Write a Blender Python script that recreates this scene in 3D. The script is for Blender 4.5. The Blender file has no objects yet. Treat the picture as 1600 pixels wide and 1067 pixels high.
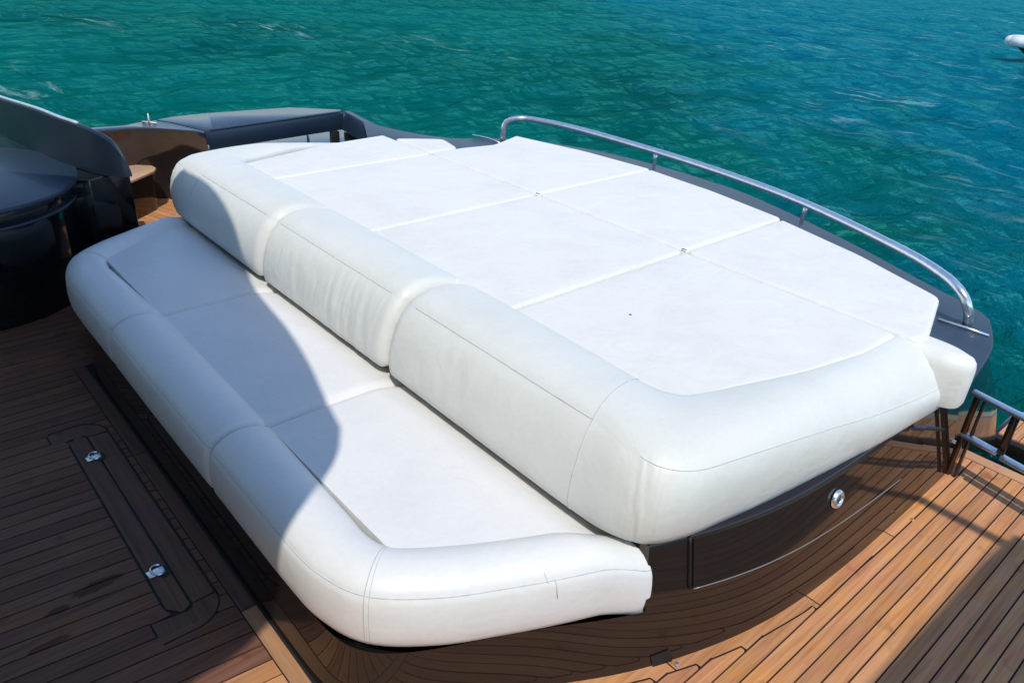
import bpy, bmesh, math, random
from mathutils import Vector, Matrix, noise
import numpy as np

random.seed(7)
scene = bpy.context.scene
COL = scene.collection

# ------------------------------------------------------------------ camera
cam_d = bpy.data.cameras.new('camera')
cam = bpy.data.objects.new('camera', cam_d)
COL.objects.link(cam)
RIGHT = Vector((0.6560606, 0.75295407, 0.05142624))
DOWN = Vector((0.38739721, -0.27749938, -0.87915727))
FWD = Vector((-0.64769429, 0.59670283, -0.47374871))
m = Matrix.Identity(4)
for i in range(3):
    m[i][0] = RIGHT[i]; m[i][1] = -DOWN[i]; m[i][2] = -FWD[i]
m[2][3] = 2.0
cam.matrix_world = m
cam_d.sensor_width = 36.0
cam_d.lens = 26.734
cam_d.clip_start = 0.05
cam_d.clip_end = 3000
scene.camera = cam

# ------------------------------------------------------------------ sky, sun, exposure
SUN = Vector((0.50, -0.34, 1.0)).normalized()
world = bpy.data.worlds.new('World')
scene.world = world
world.use_nodes = True
wn = world.node_tree.nodes; wl = world.node_tree.links
wn.clear()
sky = wn.new('ShaderNodeTexSky')
sky.sky_type = 'NISHITA'
sky.sun_disc = False
sky.sun_elevation = math.asin(SUN.z)
sky.sun_rotation = math.atan2(SUN.x, SUN.y)
sky.air_density = 1.0
sky.dust_density = 0.15
sky.ozone_density = 3.0
bg = wn.new('ShaderNodeBackground'); bg.inputs['Strength'].default_value = 0.15
wo = wn.new('ShaderNodeOutputWorld')
wl.new(sky.outputs[0], bg.inputs[0]); wl.new(bg.outputs[0], wo.inputs[0])

sun_d = bpy.data.lights.new('sun', 'SUN')
sun_d.energy = 2.3
sun_d.angle = math.radians(0.5)
sun_d.color = (1.0, 0.945, 0.845)
sun = bpy.data.objects.new('sun', sun_d)
COL.objects.link(sun)
sun.rotation_euler = SUN.to_track_quat('Z', 'Y').to_euler()
sun.location = (3, -3, 12)

scene.view_settings.view_transform = 'Standard'
scene.view_settings.look = 'None'
scene.view_settings.exposure = 0.42
scene.view_settings.gamma = 1.0
scene.view_settings.use_curve_mapping = False

# ------------------------------------------------------------------ helpers
def link(name, mesh, mat=None, parent=None, smooth=False):
    o = bpy.data.objects.new(name, mesh)
    COL.objects.link(o)
    if mat and not mesh.materials:
        mesh.materials.append(mat)
    if parent:
        o.parent = parent
    if smooth:
        mesh.polygons.foreach_set('use_smooth', [True] * len(mesh.polygons))
    return o

def pymesh(name, verts, faces, mat=None, parent=None, smooth=False, weld=False):
    me = bpy.data.meshes.new(name)
    me.from_pydata([tuple(v) for v in verts], [], faces)
    bm = bmesh.new(); bm.from_mesh(me)
    if weld:
        bmesh.ops.remove_doubles(bm, verts=bm.verts, dist=1e-5)
    bmesh.ops.recalc_face_normals(bm, faces=bm.faces)
    bm.to_mesh(me); bm.free()
    return link(name, me, mat, parent, smooth)

def auto_smooth(o, deg=35):
    me = o.data
    me.polygons.foreach_set('use_smooth', [True] * len(me.polygons))
    me.set_sharp_from_angle(angle=math.radians(deg))
    return o

def tag(o, label=None, cat=None, group=None, kind=None):
    if label: o['label'] = label
    if cat: o['category'] = cat
    if group: o['group'] = group
    if kind: o['kind'] = kind
    return o

def empty(name, loc=(0, 0, 0)):
    o = bpy.data.objects.new(name, None)
    COL.objects.link(o)
    o.empty_display_size = 0.1
    # children are built in world coordinates, so the empty stays at the origin frame
    o.location = (0, 0, 0)
    return o

def crom(pts, n):
    """Catmull-Rom through pts (tuples of any length), n samples evenly in arc length."""
    P = [np.array(p, float) for p in pts]
    P = [2 * P[0] - P[1]] + P + [2 * P[-1] - P[-2]]
    out = []
    for i in range(1, len(P) - 2):
        for k in range(24):
            t = k / 24
            a, b, c, d = P[i - 1], P[i], P[i + 1], P[i + 2]
            out.append(0.5 * (2 * b + (c - a) * t + (2 * a - 5 * b + 4 * c - d) * t * t + (3 * b - a - 3 * c + d) * t ** 3))
    out.append(P[-2])
    out = np.array(out)
    L = np.concatenate([[0], np.cumsum(np.linalg.norm(np.diff(out, axis=0), axis=1))])
    if isinstance(n, int):
        s = np.linspace(0, L[-1], n)
    else:
        s = np.array(n) * L[-1]
    return np.array([np.interp(s, L, out[:, j]) for j in range(out.shape[1])]).T

def tube_data(path, r, seg=8, cap=True):
    path = [Vector(p) for p in path]
    verts = []; faces = []
    n = len(path)
    ref = None
    for i, p in enumerate(path):
        t = (path[min(i + 1, n - 1)] - path[max(i - 1, 0)]).normalized()
        if ref is None:
            ref = Vector((0, 0, 1)) if abs(t.z) < 0.9 else Vector((1, 0, 0))
        a = (ref - t * ref.dot(t)).normalized()
        ref = a
        b = t.cross(a)
        rr = r[i] if hasattr(r, '__len__') else r
        for k in range(seg):
            w = 2 * math.pi * k / seg
            verts.append(p + a * (math.cos(w) * rr) + b * (math.sin(w) * rr))
    for i in range(n - 1):
        for k in range(seg):
            k2 = (k + 1) % seg
            faces.append((i * seg + k, i * seg + k2, (i + 1) * seg + k2, (i + 1) * seg + k))
    if cap:
        faces.append(tuple(range(seg))[::-1]); faces.append(tuple((n - 1) * seg + k for k in range(seg)))
    return verts, faces

def tube(name, path, r, mat, parent=None, seg=8):
    v, f = tube_data(path, r, seg)
    return pymesh(name, v, f, mat, parent, smooth=True)

def prism(name, pts, z0, z1, mat, parent=None, bevel=0.0, seg=2):
    """Extruded plan polygon with bevelled edges. z0/z1 may be functions of (x, y)."""
    n = len(pts)
    f0 = z0 if callable(z0) else (lambda x, y: z0)
    f1 = z1 if callable(z1) else (lambda x, y: z1)
    verts = [(x, y, f0(x, y)) for x, y in pts] + [(x, y, f1(x, y)) for x, y in pts]
    faces = [tuple(range(n))[::-1], tuple(range(n, 2 * n))]
    for i in range(n):
        j = (i + 1) % n
        faces.append((i, j, n + j, n + i))
    me = bpy.data.meshes.new(name)
    me.from_pydata(verts, [], faces)
    bm = bmesh.new(); bm.from_mesh(me)
    bmesh.ops.recalc_face_normals(bm, faces=bm.faces)
    if bevel > 0:
        es = [e for e in bm.edges if len(e.link_faces) == 2 and e.calc_face_angle(0) > 0.5]
        bmesh.ops.bevel(bm, geom=es, offset=bevel, segments=seg, profile=0.5, affect='EDGES', clamp_overlap=True)
    bm.to_mesh(me); bm.free()
    o = link(name, me, mat, parent)
    auto_smooth(o, 40)
    return o

def box(name, x0, x1, y0, y1, z0, z1, mat, parent=None, bevel=0.004):
    return prism(name, [(x0, y0), (x1, y0), (x1, y1), (x0, y1)], z0, z1, mat, parent, bevel)

# ------------------------------------------------------------------ materials
def new_mat(name):
    mt = bpy.data.materials.new(name)
    mt.use_nodes = True
    nt = mt.node_tree
    p = nt.nodes['Principled BSDF']
    return mt, nt, p

def N(nt, typ, **kw):
    n = nt.nodes.new(typ)
    for k, v in kw.items():
        if k in n.inputs:
            n.inputs[k].default_value = v
        else:
            setattr(n, k, v)
    return n

def ramp(nt, src, stops):
    r = nt.nodes.new('ShaderNodeValToRGB')
    while len(r.color_ramp.elements) < len(stops):
        r.color_ramp.elements.new(0.5)
    for e, (p, c) in zip(r.color_ramp.elements, stops):
        e.position = p
        e.color = (c[0], c[1], c[2], 1) if hasattr(c, '__len__') else (c, c, c, 1)
    nt.links.new(src, r.inputs[0])
    return r

def vinyl(name, base, dirt, rough=0.42, wrinkle=0.25, dirt_lo=0.45):
    mt, nt, p = new_mat(name)
    L = nt.links
    tc = N(nt, 'ShaderNodeTexCoord')
    n1 = N(nt, 'ShaderNodeTexNoise', Scale=3.2, Detail=5.0, Roughness=0.6)
    L.new(tc.outputs['Object'], n1.inputs['Vector'])
    r1 = ramp(nt, n1.outputs[0], [(dirt_lo, base), (0.78, dirt)])
    n3 = N(nt, 'ShaderNodeTexNoise', Scale=60.0, Detail=2.0)
    L.new(tc.outputs['Object'], n3.inputs['Vector'])
    r3 = ramp(nt, n3.outputs[0], [(0.3, 0.975), (0.6, 1.0)])
    mx = N(nt, 'ShaderNodeMix', data_type='RGBA', blend_type='MULTIPLY')
    mx.inputs[0].default_value = 1.0
    L.new(r1.outputs[0], mx.inputs[6]); L.new(r3.outputs[0], mx.inputs[7])
    L.new(mx.outputs[2], p.inputs['Base Color'])
    p.inputs['Roughness'].default_value = rough
    p.inputs['Specular IOR Level'].default_value = 0.35
    # soft wrinkles + leather grain
    nw = N(nt, 'ShaderNodeTexNoise', Scale=7.0, Detail=3.0, Roughness=0.5, Distortion=0.6)
    L.new(tc.outputs['Object'], nw.inputs['Vector'])
    ng = N(nt, 'ShaderNodeTexVoronoi', Scale=420.0)
    L.new(tc.outputs['Object'], ng.inputs['Vector'])
    b1 = N(nt, 'ShaderNodeBump', Strength=wrinkle, Distance=0.02)
    L.new(nw.outputs[0], b1.inputs['Height'])
    b2 = N(nt, 'ShaderNodeBump', Strength=0.12, Distance=0.001)
    L.new(ng.outputs['Distance'], b2.inputs['Height'])
    L.new(b1.outputs[0], b2.inputs['Normal'])
    L.new(b2.outputs[0], p.inputs['Normal'])
    return mt

def simple(name, col, rough, metallic=0.0, ior=1.5, coat=0.0, bump=0.0, bscale=40.0, rvar=0.0):
    mt, nt, p = new_mat(name)
    L = nt.links
    tc = N(nt, 'ShaderNodeTexCoord')
    n1 = N(nt, 'ShaderNodeTexNoise', Scale=bscale, Detail=4.0)
    L.new(tc.outputs['Object'], n1.inputs['Vector'])
    r = ramp(nt, n1.outputs[0], [(0.3, tuple(c * 0.88 for c in col)), (0.7, tuple(min(1, c * 1.1) for c in col))])
    L.new(r.outputs[0], p.inputs['Base Color'])
    p.inputs['Roughness'].default_value = rough
    p.inputs['Metallic'].default_value = metallic
    p.inputs['IOR'].default_value = ior
    p.inputs['Coat Weight'].default_value = coat
    p.inputs['Coat Roughness'].default_value = 0.02
    if rvar:
        rr = ramp(nt, n1.outputs[0], [(0.3, rough), (0.75, rough + rvar)])
        L.new(rr.outputs[0], p.inputs['Roughness'])
    if bump:
        b = N(nt, 'ShaderNodeBump', Strength=bump, Distance=0.003)
        L.new(n1.outputs[0], b.inputs['Height'])
        L.new(b.outputs[0], p.inputs['Normal'])
    return mt

def teak(name, dark, mid, light, along='Y', spills=()):
    mt, nt, p = new_mat(name)
    L = nt.links
    tc = N(nt, 'ShaderNodeTexCoord')
    oi = N(nt, 'ShaderNodeObjectInfo')
    mp = N(nt, 'ShaderNodeMapping')
    mp.inputs['Scale'].default_value = (55, 2.2, 10) if along == 'Y' else (2.2, 55, 10)
    L.new(tc.outputs['Object'], mp.inputs[0])
    add = N(nt, 'ShaderNodeVectorMath', operation='ADD')
    cmb = N(nt, 'ShaderNodeCombineXYZ')
    mul = N(nt, 'ShaderNodeMath', operation='MULTIPLY'); mul.inputs[1].default_value = 37.0
    L.new(oi.outputs['Random'], mul.inputs[0])
    L.new(mul.outputs[0], cmb.inputs[0]); L.new(mul.outputs[0], cmb.inputs[1])
    L.new(mp.outputs[0], add.inputs[0]); L.new(cmb.outputs[0], add.inputs[1])
    g = N(nt, 'ShaderNodeTexNoise', Scale=1.0, Detail=6.0, Roughness=0.65, Distortion=0.4)
    L.new(add.outputs[0], g.inputs['Vector'])
    r = ramp(nt, g.outputs[0], [(0.25, dark), (0.5, mid), (0.78, light)])
    # board to board tone
    rv = ramp(nt, oi.outputs['Random'], [(0.0, (0.80, 0.78, 0.78)), (0.5, (1.0, 0.98, 0.95)), (1.0, (1.12, 1.10, 1.10))])
    m1 = N(nt, 'ShaderNodeMix', data_type='RGBA', blend_type='MULTIPLY'); m1.inputs[0].default_value = 1.0
    L.new(r.outputs[0], m1.inputs[6]); L.new(rv.outputs[0], m1.inputs[7])
    # weathering patches (pinkish grey to golden) and small oily stains
    n2 = N(nt, 'ShaderNodeTexNoise', Scale=5.5, Detail=3.0)
    L.new(tc.outputs['Object'], n2.inputs['Vector'])
    r2 = ramp(nt, n2.outputs[0], [(0.32, (1.10, 1.02, 0.80)), (0.5, (1.0, 1.0, 1.0)), (0.68, (1.0, 0.92, 1.02))])
    m2 = N(nt, 'ShaderNodeMix', data_type='RGBA', blend_type='MULTIPLY'); m2.inputs[0].default_value = 1.0
    L.new(m1.outputs[2], m2.inputs[6]); L.new(r2.outputs[0], m2.inputs[7])
    n3 = N(nt, 'ShaderNodeTexNoise', Scale=7.5, Detail=2.0)
    mp3 = N(nt, 'ShaderNodeMapping'); mp3.inputs['Location'].default_value = (3.3, 1.7, 0)
    L.new(tc.outputs['Object'], mp3.inputs[0]); L.new(mp3.outputs[0], n3.inputs['Vector'])
    r3 = ramp(nt, n3.outputs[0], [(0.66, (1, 1, 1)), (0.76, (0.62, 0.52, 0.42))])
    m3 = N(nt, 'ShaderNodeMix', data_type='RGBA', blend_type='MULTIPLY'); m3.inputs[0].default_value = 1.0
    L.new(m2.outputs[2], m3.inputs[6]); L.new(r3.outputs[0], m3.inputs[7])
    last = m3.outputs[2]
    for sx, sy, rx, ry in spills:
        # dried spills soaked into the boards
        mps = N(nt, 'ShaderNodeMapping', vector_type='TEXTURE')
        mps.inputs['Location'].default_value = (sx, sy, 0); mps.inputs['Scale'].default_value = (rx, ry, 1)
        L.new(tc.outputs['Object'], mps.inputs[0])
        ln = N(nt, 'ShaderNodeVectorMath', operation='LENGTH'); L.new(mps.outputs[0], ln.inputs[0])
        nn = N(nt, 'ShaderNodeTexNoise', Scale=24.0, Detail=3.0); L.new(tc.outputs['Object'], nn.inputs['Vector'])
        su = N(nt, 'ShaderNodeMath', operation='ADD'); L.new(ln.outputs['Value'], su.inputs[0]); L.new(nn.outputs[0], su.inputs[1])
        mr = N(nt, 'ShaderNodeMapRange'); L.new(su.outputs[0], mr.inputs[0])
        mr.inputs[1].default_value = 1.15; mr.inputs[2].default_value = 1.4
        ms = N(nt, 'ShaderNodeMix', data_type='RGBA', blend_type='MULTIPLY')
        iv = N(nt, 'ShaderNodeMath', operation='SUBTRACT'); iv.inputs[0].default_value = 1.0
        L.new(mr.outputs[0], iv.inputs[1]); L.new(iv.outputs[0], ms.inputs[0])
        L.new(last, ms.inputs[6]); ms.inputs[7].default_value = (.48, .33, .25, 1)
        last = ms.outputs[2]
    L.new(last, p.inputs['Base Color'])
    p.inputs['Roughness'].default_value = 0.62
    p.inputs['Specular IOR Level'].default_value = 0.3
    b = N(nt, 'ShaderNodeBump', Strength=0.35, Distance=0.0015)
    L.new(g.outputs[0], b.inputs['Height'])
    L.new(b.outputs[0], p.inputs['Normal'])
    return mt

M_pad = vinyl('pad_vinyl', (0.83, 0.812, 0.76), (0.77, 0.75, 0.70), 0.5, 0.45)
M_seat = vinyl('seat_vinyl', (0.81, 0.80, 0.78), (0.765, 0.76, 0.74), 0.40, 0.26)
M_bol = vinyl('bolster_vinyl', (0.775, 0.775, 0.725), (0.72, 0.725, 0.665), 0.40, 0.32, 0.4)
M_thread = simple('seam_thread', (0.58, 0.60, 0.60), 0.8)
M_trimline = simple('dull_trim', (.34, .32, .31), .35, metallic=.5)
M_threadd = simple('dark_thread', (0.16, 0.17, 0.17), 0.8)
M_gloss = simple('dark_gelcoat', (0.020, 0.014, 0.012), 0.03, ior=1.5, coat=0.0, bscale=3.0)
M_black = simple('black_rubber', (0.008, 0.008, 0.009), 0.6)
M_blue = simple('blue_grey_paint', (0.032, 0.052, 0.085), 0.35, coat=0.1, bscale=6.0)
M_coam = simple('coaming_paint', (0.036, 0.058, 0.092), 0.42, bscale=6.0)
M_coam.node_tree.nodes['Principled BSDF'].inputs['Specular IOR Level'].default_value = 0.22
M_navy = simple('dark_navy_paint', (0.016, 0.034, 0.060), 0.35, coat=0.1, bscale=4.0)
M_blackg = simple('black_gelcoat', (0.008, 0.009, 0.011), 0.08, coat=0.3, bscale=3.0)
M_chrome = simple('polished_steel', (0.90, 0.92, 0.93), 0.22, metallic=.92, bscale=30.0, rvar=0.06)
M_alu = simple('brushed_aluminium', (0.50, 0.58, 0.70), 0.30, metallic=0.9, bscale=60.0, rvar=0.08)
M_white = simple('white_gelcoat', (0.80, 0.80, 0.78), 0.3, coat=0.3)
M_caulk = simple('caulk', (0.012, 0.010, 0.010), 0.7)
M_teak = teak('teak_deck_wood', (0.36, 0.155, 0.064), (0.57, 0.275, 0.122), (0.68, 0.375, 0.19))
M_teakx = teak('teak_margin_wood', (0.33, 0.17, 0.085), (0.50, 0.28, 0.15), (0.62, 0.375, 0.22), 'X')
M_teak_shaded = teak('weathered_teak_shaded', (0.110, 0.046, 0.029), (0.175, 0.080, 0.050), (0.225, 0.115, 0.076), spills=((-2.25, .25, .030, .10), (-2.215, .12, .020, .05), (-2.09, .07, .016, .08)))  # weathered teak copy with the hardtop's shade darkened into its colour
M_teakx_shaded = teak('weathered_margin_shaded', (0.090, 0.045, 0.030), (0.14, 0.075, 0.050), (0.18, 0.10, 0.072), 'X')  # margin boards with the same shade in their colour
M_roof = simple('hardtop_bounce_paint', (0.62, 0.64, 0.66), 0.4)  # unseen hardtop kept pale so it bounces light into the shade
M_glass = simple('tinted_glass', (0.01, 0.014, 0.018), 0.05)

# ------------------------------------------------------------------ water
def build_water():
    mt, nt, p = new_mat('sea_water')
    L = nt.links
    geo = N(nt, 'ShaderNodeNewGeometry')
    n1 = N(nt, 'ShaderNodeTexNoise', Scale=0.10, Detail=4.0, Roughness=0.55)
    L.new(geo.outputs['Position'], n1.inputs['Vector'])
    r1 = ramp(nt, n1.outputs[0], [(0.30, (0.0, 0.050, 0.036)), (0.50, (0.0, 0.088, 0.070)), (0.75, (0.0, 0.118, 0.102))])
    # sky reflection painted into the base colour, bluer towards one side
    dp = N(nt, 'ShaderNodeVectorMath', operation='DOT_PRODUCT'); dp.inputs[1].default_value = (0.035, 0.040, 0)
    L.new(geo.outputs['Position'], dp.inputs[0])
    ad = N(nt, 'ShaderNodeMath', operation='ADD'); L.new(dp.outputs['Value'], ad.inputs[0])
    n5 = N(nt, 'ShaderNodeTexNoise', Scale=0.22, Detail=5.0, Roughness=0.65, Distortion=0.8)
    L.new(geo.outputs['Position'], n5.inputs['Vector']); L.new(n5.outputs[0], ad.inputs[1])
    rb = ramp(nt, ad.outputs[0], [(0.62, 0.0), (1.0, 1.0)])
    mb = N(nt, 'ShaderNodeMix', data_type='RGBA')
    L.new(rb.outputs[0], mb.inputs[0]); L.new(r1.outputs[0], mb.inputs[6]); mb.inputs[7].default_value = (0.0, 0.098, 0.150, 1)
    # thin wisps of foam, plus sky glints painted in over the bluer side
    mpf = N(nt, 'ShaderNodeMapping'); mpf.inputs['Rotation'].default_value = (0, 0, 0.75); mpf.inputs['Scale'].default_value = (0.25, 1.0, 1.0)
    L.new(geo.outputs['Position'], mpf.inputs[0])
    nf = N(nt, 'ShaderNodeTexNoise', Scale=1.6, Detail=8.0, Roughness=0.72, Distortion=1.2)
    L.new(mpf.outputs[0], nf.inputs['Vector'])
    nf2 = N(nt, 'ShaderNodeTexNoise', Scale=0.13, Detail=2.0)
    L.new(geo.outputs['Position'], nf2.inputs['Vector'])
    rf = ramp(nt, nf.outputs[0], [(0.57, 0.0), (0.70, 1.0)]); rf2 = ramp(nt, nf2.outputs[0], [(0.52, 0.0), (0.68, 0.7)])
    sumf = N(nt, 'ShaderNodeMath', operation='MULTIPLY_ADD'); sumf.inputs[1].default_value = 0.45
    L.new(rb.outputs[0], sumf.inputs[0]); L.new(rf2.outputs[0], sumf.inputs[2])
    mf = N(nt, 'ShaderNodeMath', operation='MULTIPLY'); L.new(rf.outputs[0], mf.inputs[0]); L.new(sumf.outputs[0], mf.inputs[1]); mf.use_clamp = True
    mc = N(nt, 'ShaderNodeMix', data_type='RGBA')
    L.new(mf.outputs[0], mc.inputs[0]); L.new(mb.outputs[2], mc.inputs[6]); mc.inputs[7].default_value = (0.35, 0.52, 0.52, 1)
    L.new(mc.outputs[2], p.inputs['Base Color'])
    p.inputs['Roughness'].default_value = 0.5
    p.inputs['Specular IOR Level'].default_value = 0.0
    gl = N(nt, 'ShaderNodeBsdfGlossy', Roughness=0.08)
    gl.inputs['Color'].default_value = (0.10, 0.78, 0.82, 1)
    fr = N(nt, 'ShaderNodeFresnel', IOR=1.333)
    fm = N(nt, 'ShaderNodeMath', operation='MULTIPLY'); fm.inputs[1].default_value = 0.30
    L.new(fr.outputs[0], fm.inputs[0])
    mxs = N(nt, 'ShaderNodeMixShader')
    L.new(fm.outputs[0], mxs.inputs[0]); L.new(p.outputs[0], mxs.inputs[1]); L.new(gl.outputs[0], mxs.inputs[2])
    L.new(mxs.outputs[0], nt.nodes['Material Output'].inputs['Surface'])
    mp = N(nt, 'ShaderNodeMapping'); mp.inputs['Rotation'].default_value = (0, 0, 0.9); mp.inputs['Scale'].default_value = (1.0, 0.45, 1.0)
    L.new(geo.outputs['Position'], mp.inputs[0])
    n2 = N(nt, 'ShaderNodeTexNoise', Scale=3.2, Detail=5.0, Roughness=0.6, Distortion=0.5)
    L.new(mp.outputs[0], n2.inputs['Vector'])
    n3 = N(nt, 'ShaderNodeTexNoise', Scale=11.0, Detail=3.0, Roughness=0.6)
    L.new(mp.outputs[0], n3.inputs['Vector'])
    n0 = N(nt, 'ShaderNodeTexNoise', Scale=0.85, Detail=3.0, Roughness=0.5, Distortion=1.0)
    L.new(mp.outputs[0], n0.inputs['Vector'])
    b0 = N(nt, 'ShaderNodeBump', Strength=0.7, Distance=0.5)
    L.new(n0.outputs[0], b0.inputs['Height'])
    b1 = N(nt, 'ShaderNodeBump', Strength=0.8, Distance=0.20)
    L.new(b0.outputs[0], b1.inputs['Normal'])
    L.new(n2.outputs[0], b1.inputs['Height'])
    b2 = N(nt, 'ShaderNodeBump', Strength=0.6, Distance=0.03)
    L.new(n3.outputs[0], b2.inputs['Height']); L.new(b1.outputs[0], b2.inputs['Normal'])
    L.new(b2.outputs[0], p.inputs['Normal']); L.new(b2.outputs[0], gl.inputs['Normal']); L.new(b2.outputs[0], fr.inputs['Normal'])
    # graded polar grid centred under the yacht so that near waves are real relief
    na, nr = 420, 330
    a = np.linspace(math.radians(5), math.radians(245), na)
    r = 1.0 * (1.0238 ** np.arange(nr))
    r = np.concatenate([r, [r[-1] * 1.6]])
    A, Rr = np.meshgrid(a, r)
    X = np.cos(A) * Rr; Y = np.sin(A) * Rr
    rng = np.random.RandomState(3)
    Z = np.zeros_like(X)
    for lam, amp, k in ((7.0, .055, 3), (3.4, .038, 5), (1.9, .026, 6), (1.05, .014, 7), (0.6, .007, 8)):
        for q in range(k):
            th = math.radians(205) + rng.uniform(-0.9, 0.9)
            l = lam * rng.uniform(0.75, 1.3)
            ph = rng.uniform(0, 6.28)
            wob = 0.8 * np.sin(X * rng.uniform(.05, .2) + ph) + 0.8 * np.sin(Y * rng.uniform(.05, .2) + ph * 2)
            s = np.sin((X * math.cos(th) + Y * math.sin(th)) * 6.283 / l + ph + wob)
            fade = np.clip(l * 14.0 / Rr, 0, 1)
            Z += amp / math.sqrt(k) * (1 - 2 * np.abs(s) ** 1.3) * 0.6 * fade + amp / math.sqrt(k) * 0.5 * s * fade
    V = np.stack([X, Y, Z - 1.0], -1).reshape(-1, 3)
    n_r = len(r)
    idx = np.arange(n_r * na).reshape(n_r, na)
    F = np.stack([idx[:-1, :-1], idx[:-1, 1:], idx[1:, 1:], idx[1:, :-1]], -1).reshape(-1, 4)
    me = bpy.data.meshes.new('water')
    me.from_pydata(V.tolist(), [], F.tolist())
    me.update()
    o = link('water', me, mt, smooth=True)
    if me.polygons[0].normal.z < 0:
        me.flip_normals()
    tag(o, kind='structure')
    # the calm far sheet all round
    far = [(1500 * math.cos(t), 1500 * math.sin(t), -1.25) for t in np.linspace(0, 2 * math.pi, 65)[:-1]]
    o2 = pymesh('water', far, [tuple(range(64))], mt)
    tag(o2, kind='structure')
build_water()

# ------------------------------------------------------------------ plan curves of the sunbed
BASE = [(-3.77, 1.40), (-3.77, 1.0), (-3.77, 0.70), (-3.74, 0.635), (-3.66, 0.63), (-2.6, 0.63), (-1.50, 0.63), (-1.33, 0.645), (-1.23, 0.73), (-1.14, 0.90),
        (-1.03, 1.14), (-0.925, 1.32), (-0.855, 1.48), (-0.795, 1.65), (-0.745, 1.84), (-0.712, 2.05),
        (-0.694, 2.30), (-0.686, 2.60), (-0.685, 2.95), (-0.688, 3.31)]

def base_x(y):
    """Outer face of the cabinet at deck level on its starboard side."""
    pts = [(p[1], p[0]) for p in BASE if p[1] >= 0.645 and p[0] > -1.4]
    pts.append((3.6, -.70)); ys = [p[0] for p in pts]; xs = [p[1] for p in pts]
    return float(np.interp(y, ys, xs))

# ------------------------------------------------------------------ decks
cockpit = prism('cockpit_deck', [(-5.6, -1.6), (1.6, -1.6), (1.6, 3.56), (-0.3, 3.56), (-0.95, 3.45), (-0.95, 1.3), (-5.6, 1.3)], -0.12, -0.0045, M_caulk)
tag(cockpit, kind='structure')

def plank(poly, mat, parent, z=0.0, th=0.012):
    n = len(poly)
    b = 0.0014
    cx = sum(p[0] for p in poly) / n; cy = sum(p[1] for p in poly) / n
    zz = z + random.uniform(-0.0006, 0.0006)
    verts = [(x, y, zz - th) for x, y in poly] + [(x, y, zz) for x, y in poly]
    faces = [tuple(range(n, 2 * n))]
    for i in range(n):
        j = (i + 1) % n
        faces.append((i, j, n + j, n + i))
    return pymesh('plank', verts, faces, mat, parent)

def clean(poly):
    out = []
    for p in poly:
        if not out or math.hypot(p[0] - out[-1][0], p[1] - out[-1][1]) > 1e-4:
            out.append(p)
    return out

GAP = 0.0058
def seam_x(x0, y):
    k = 0.11 * min(1.0, max(0.0, (x0 + 3.55) / 1.35))
    return x0 + k * (y - 0.40)

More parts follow.
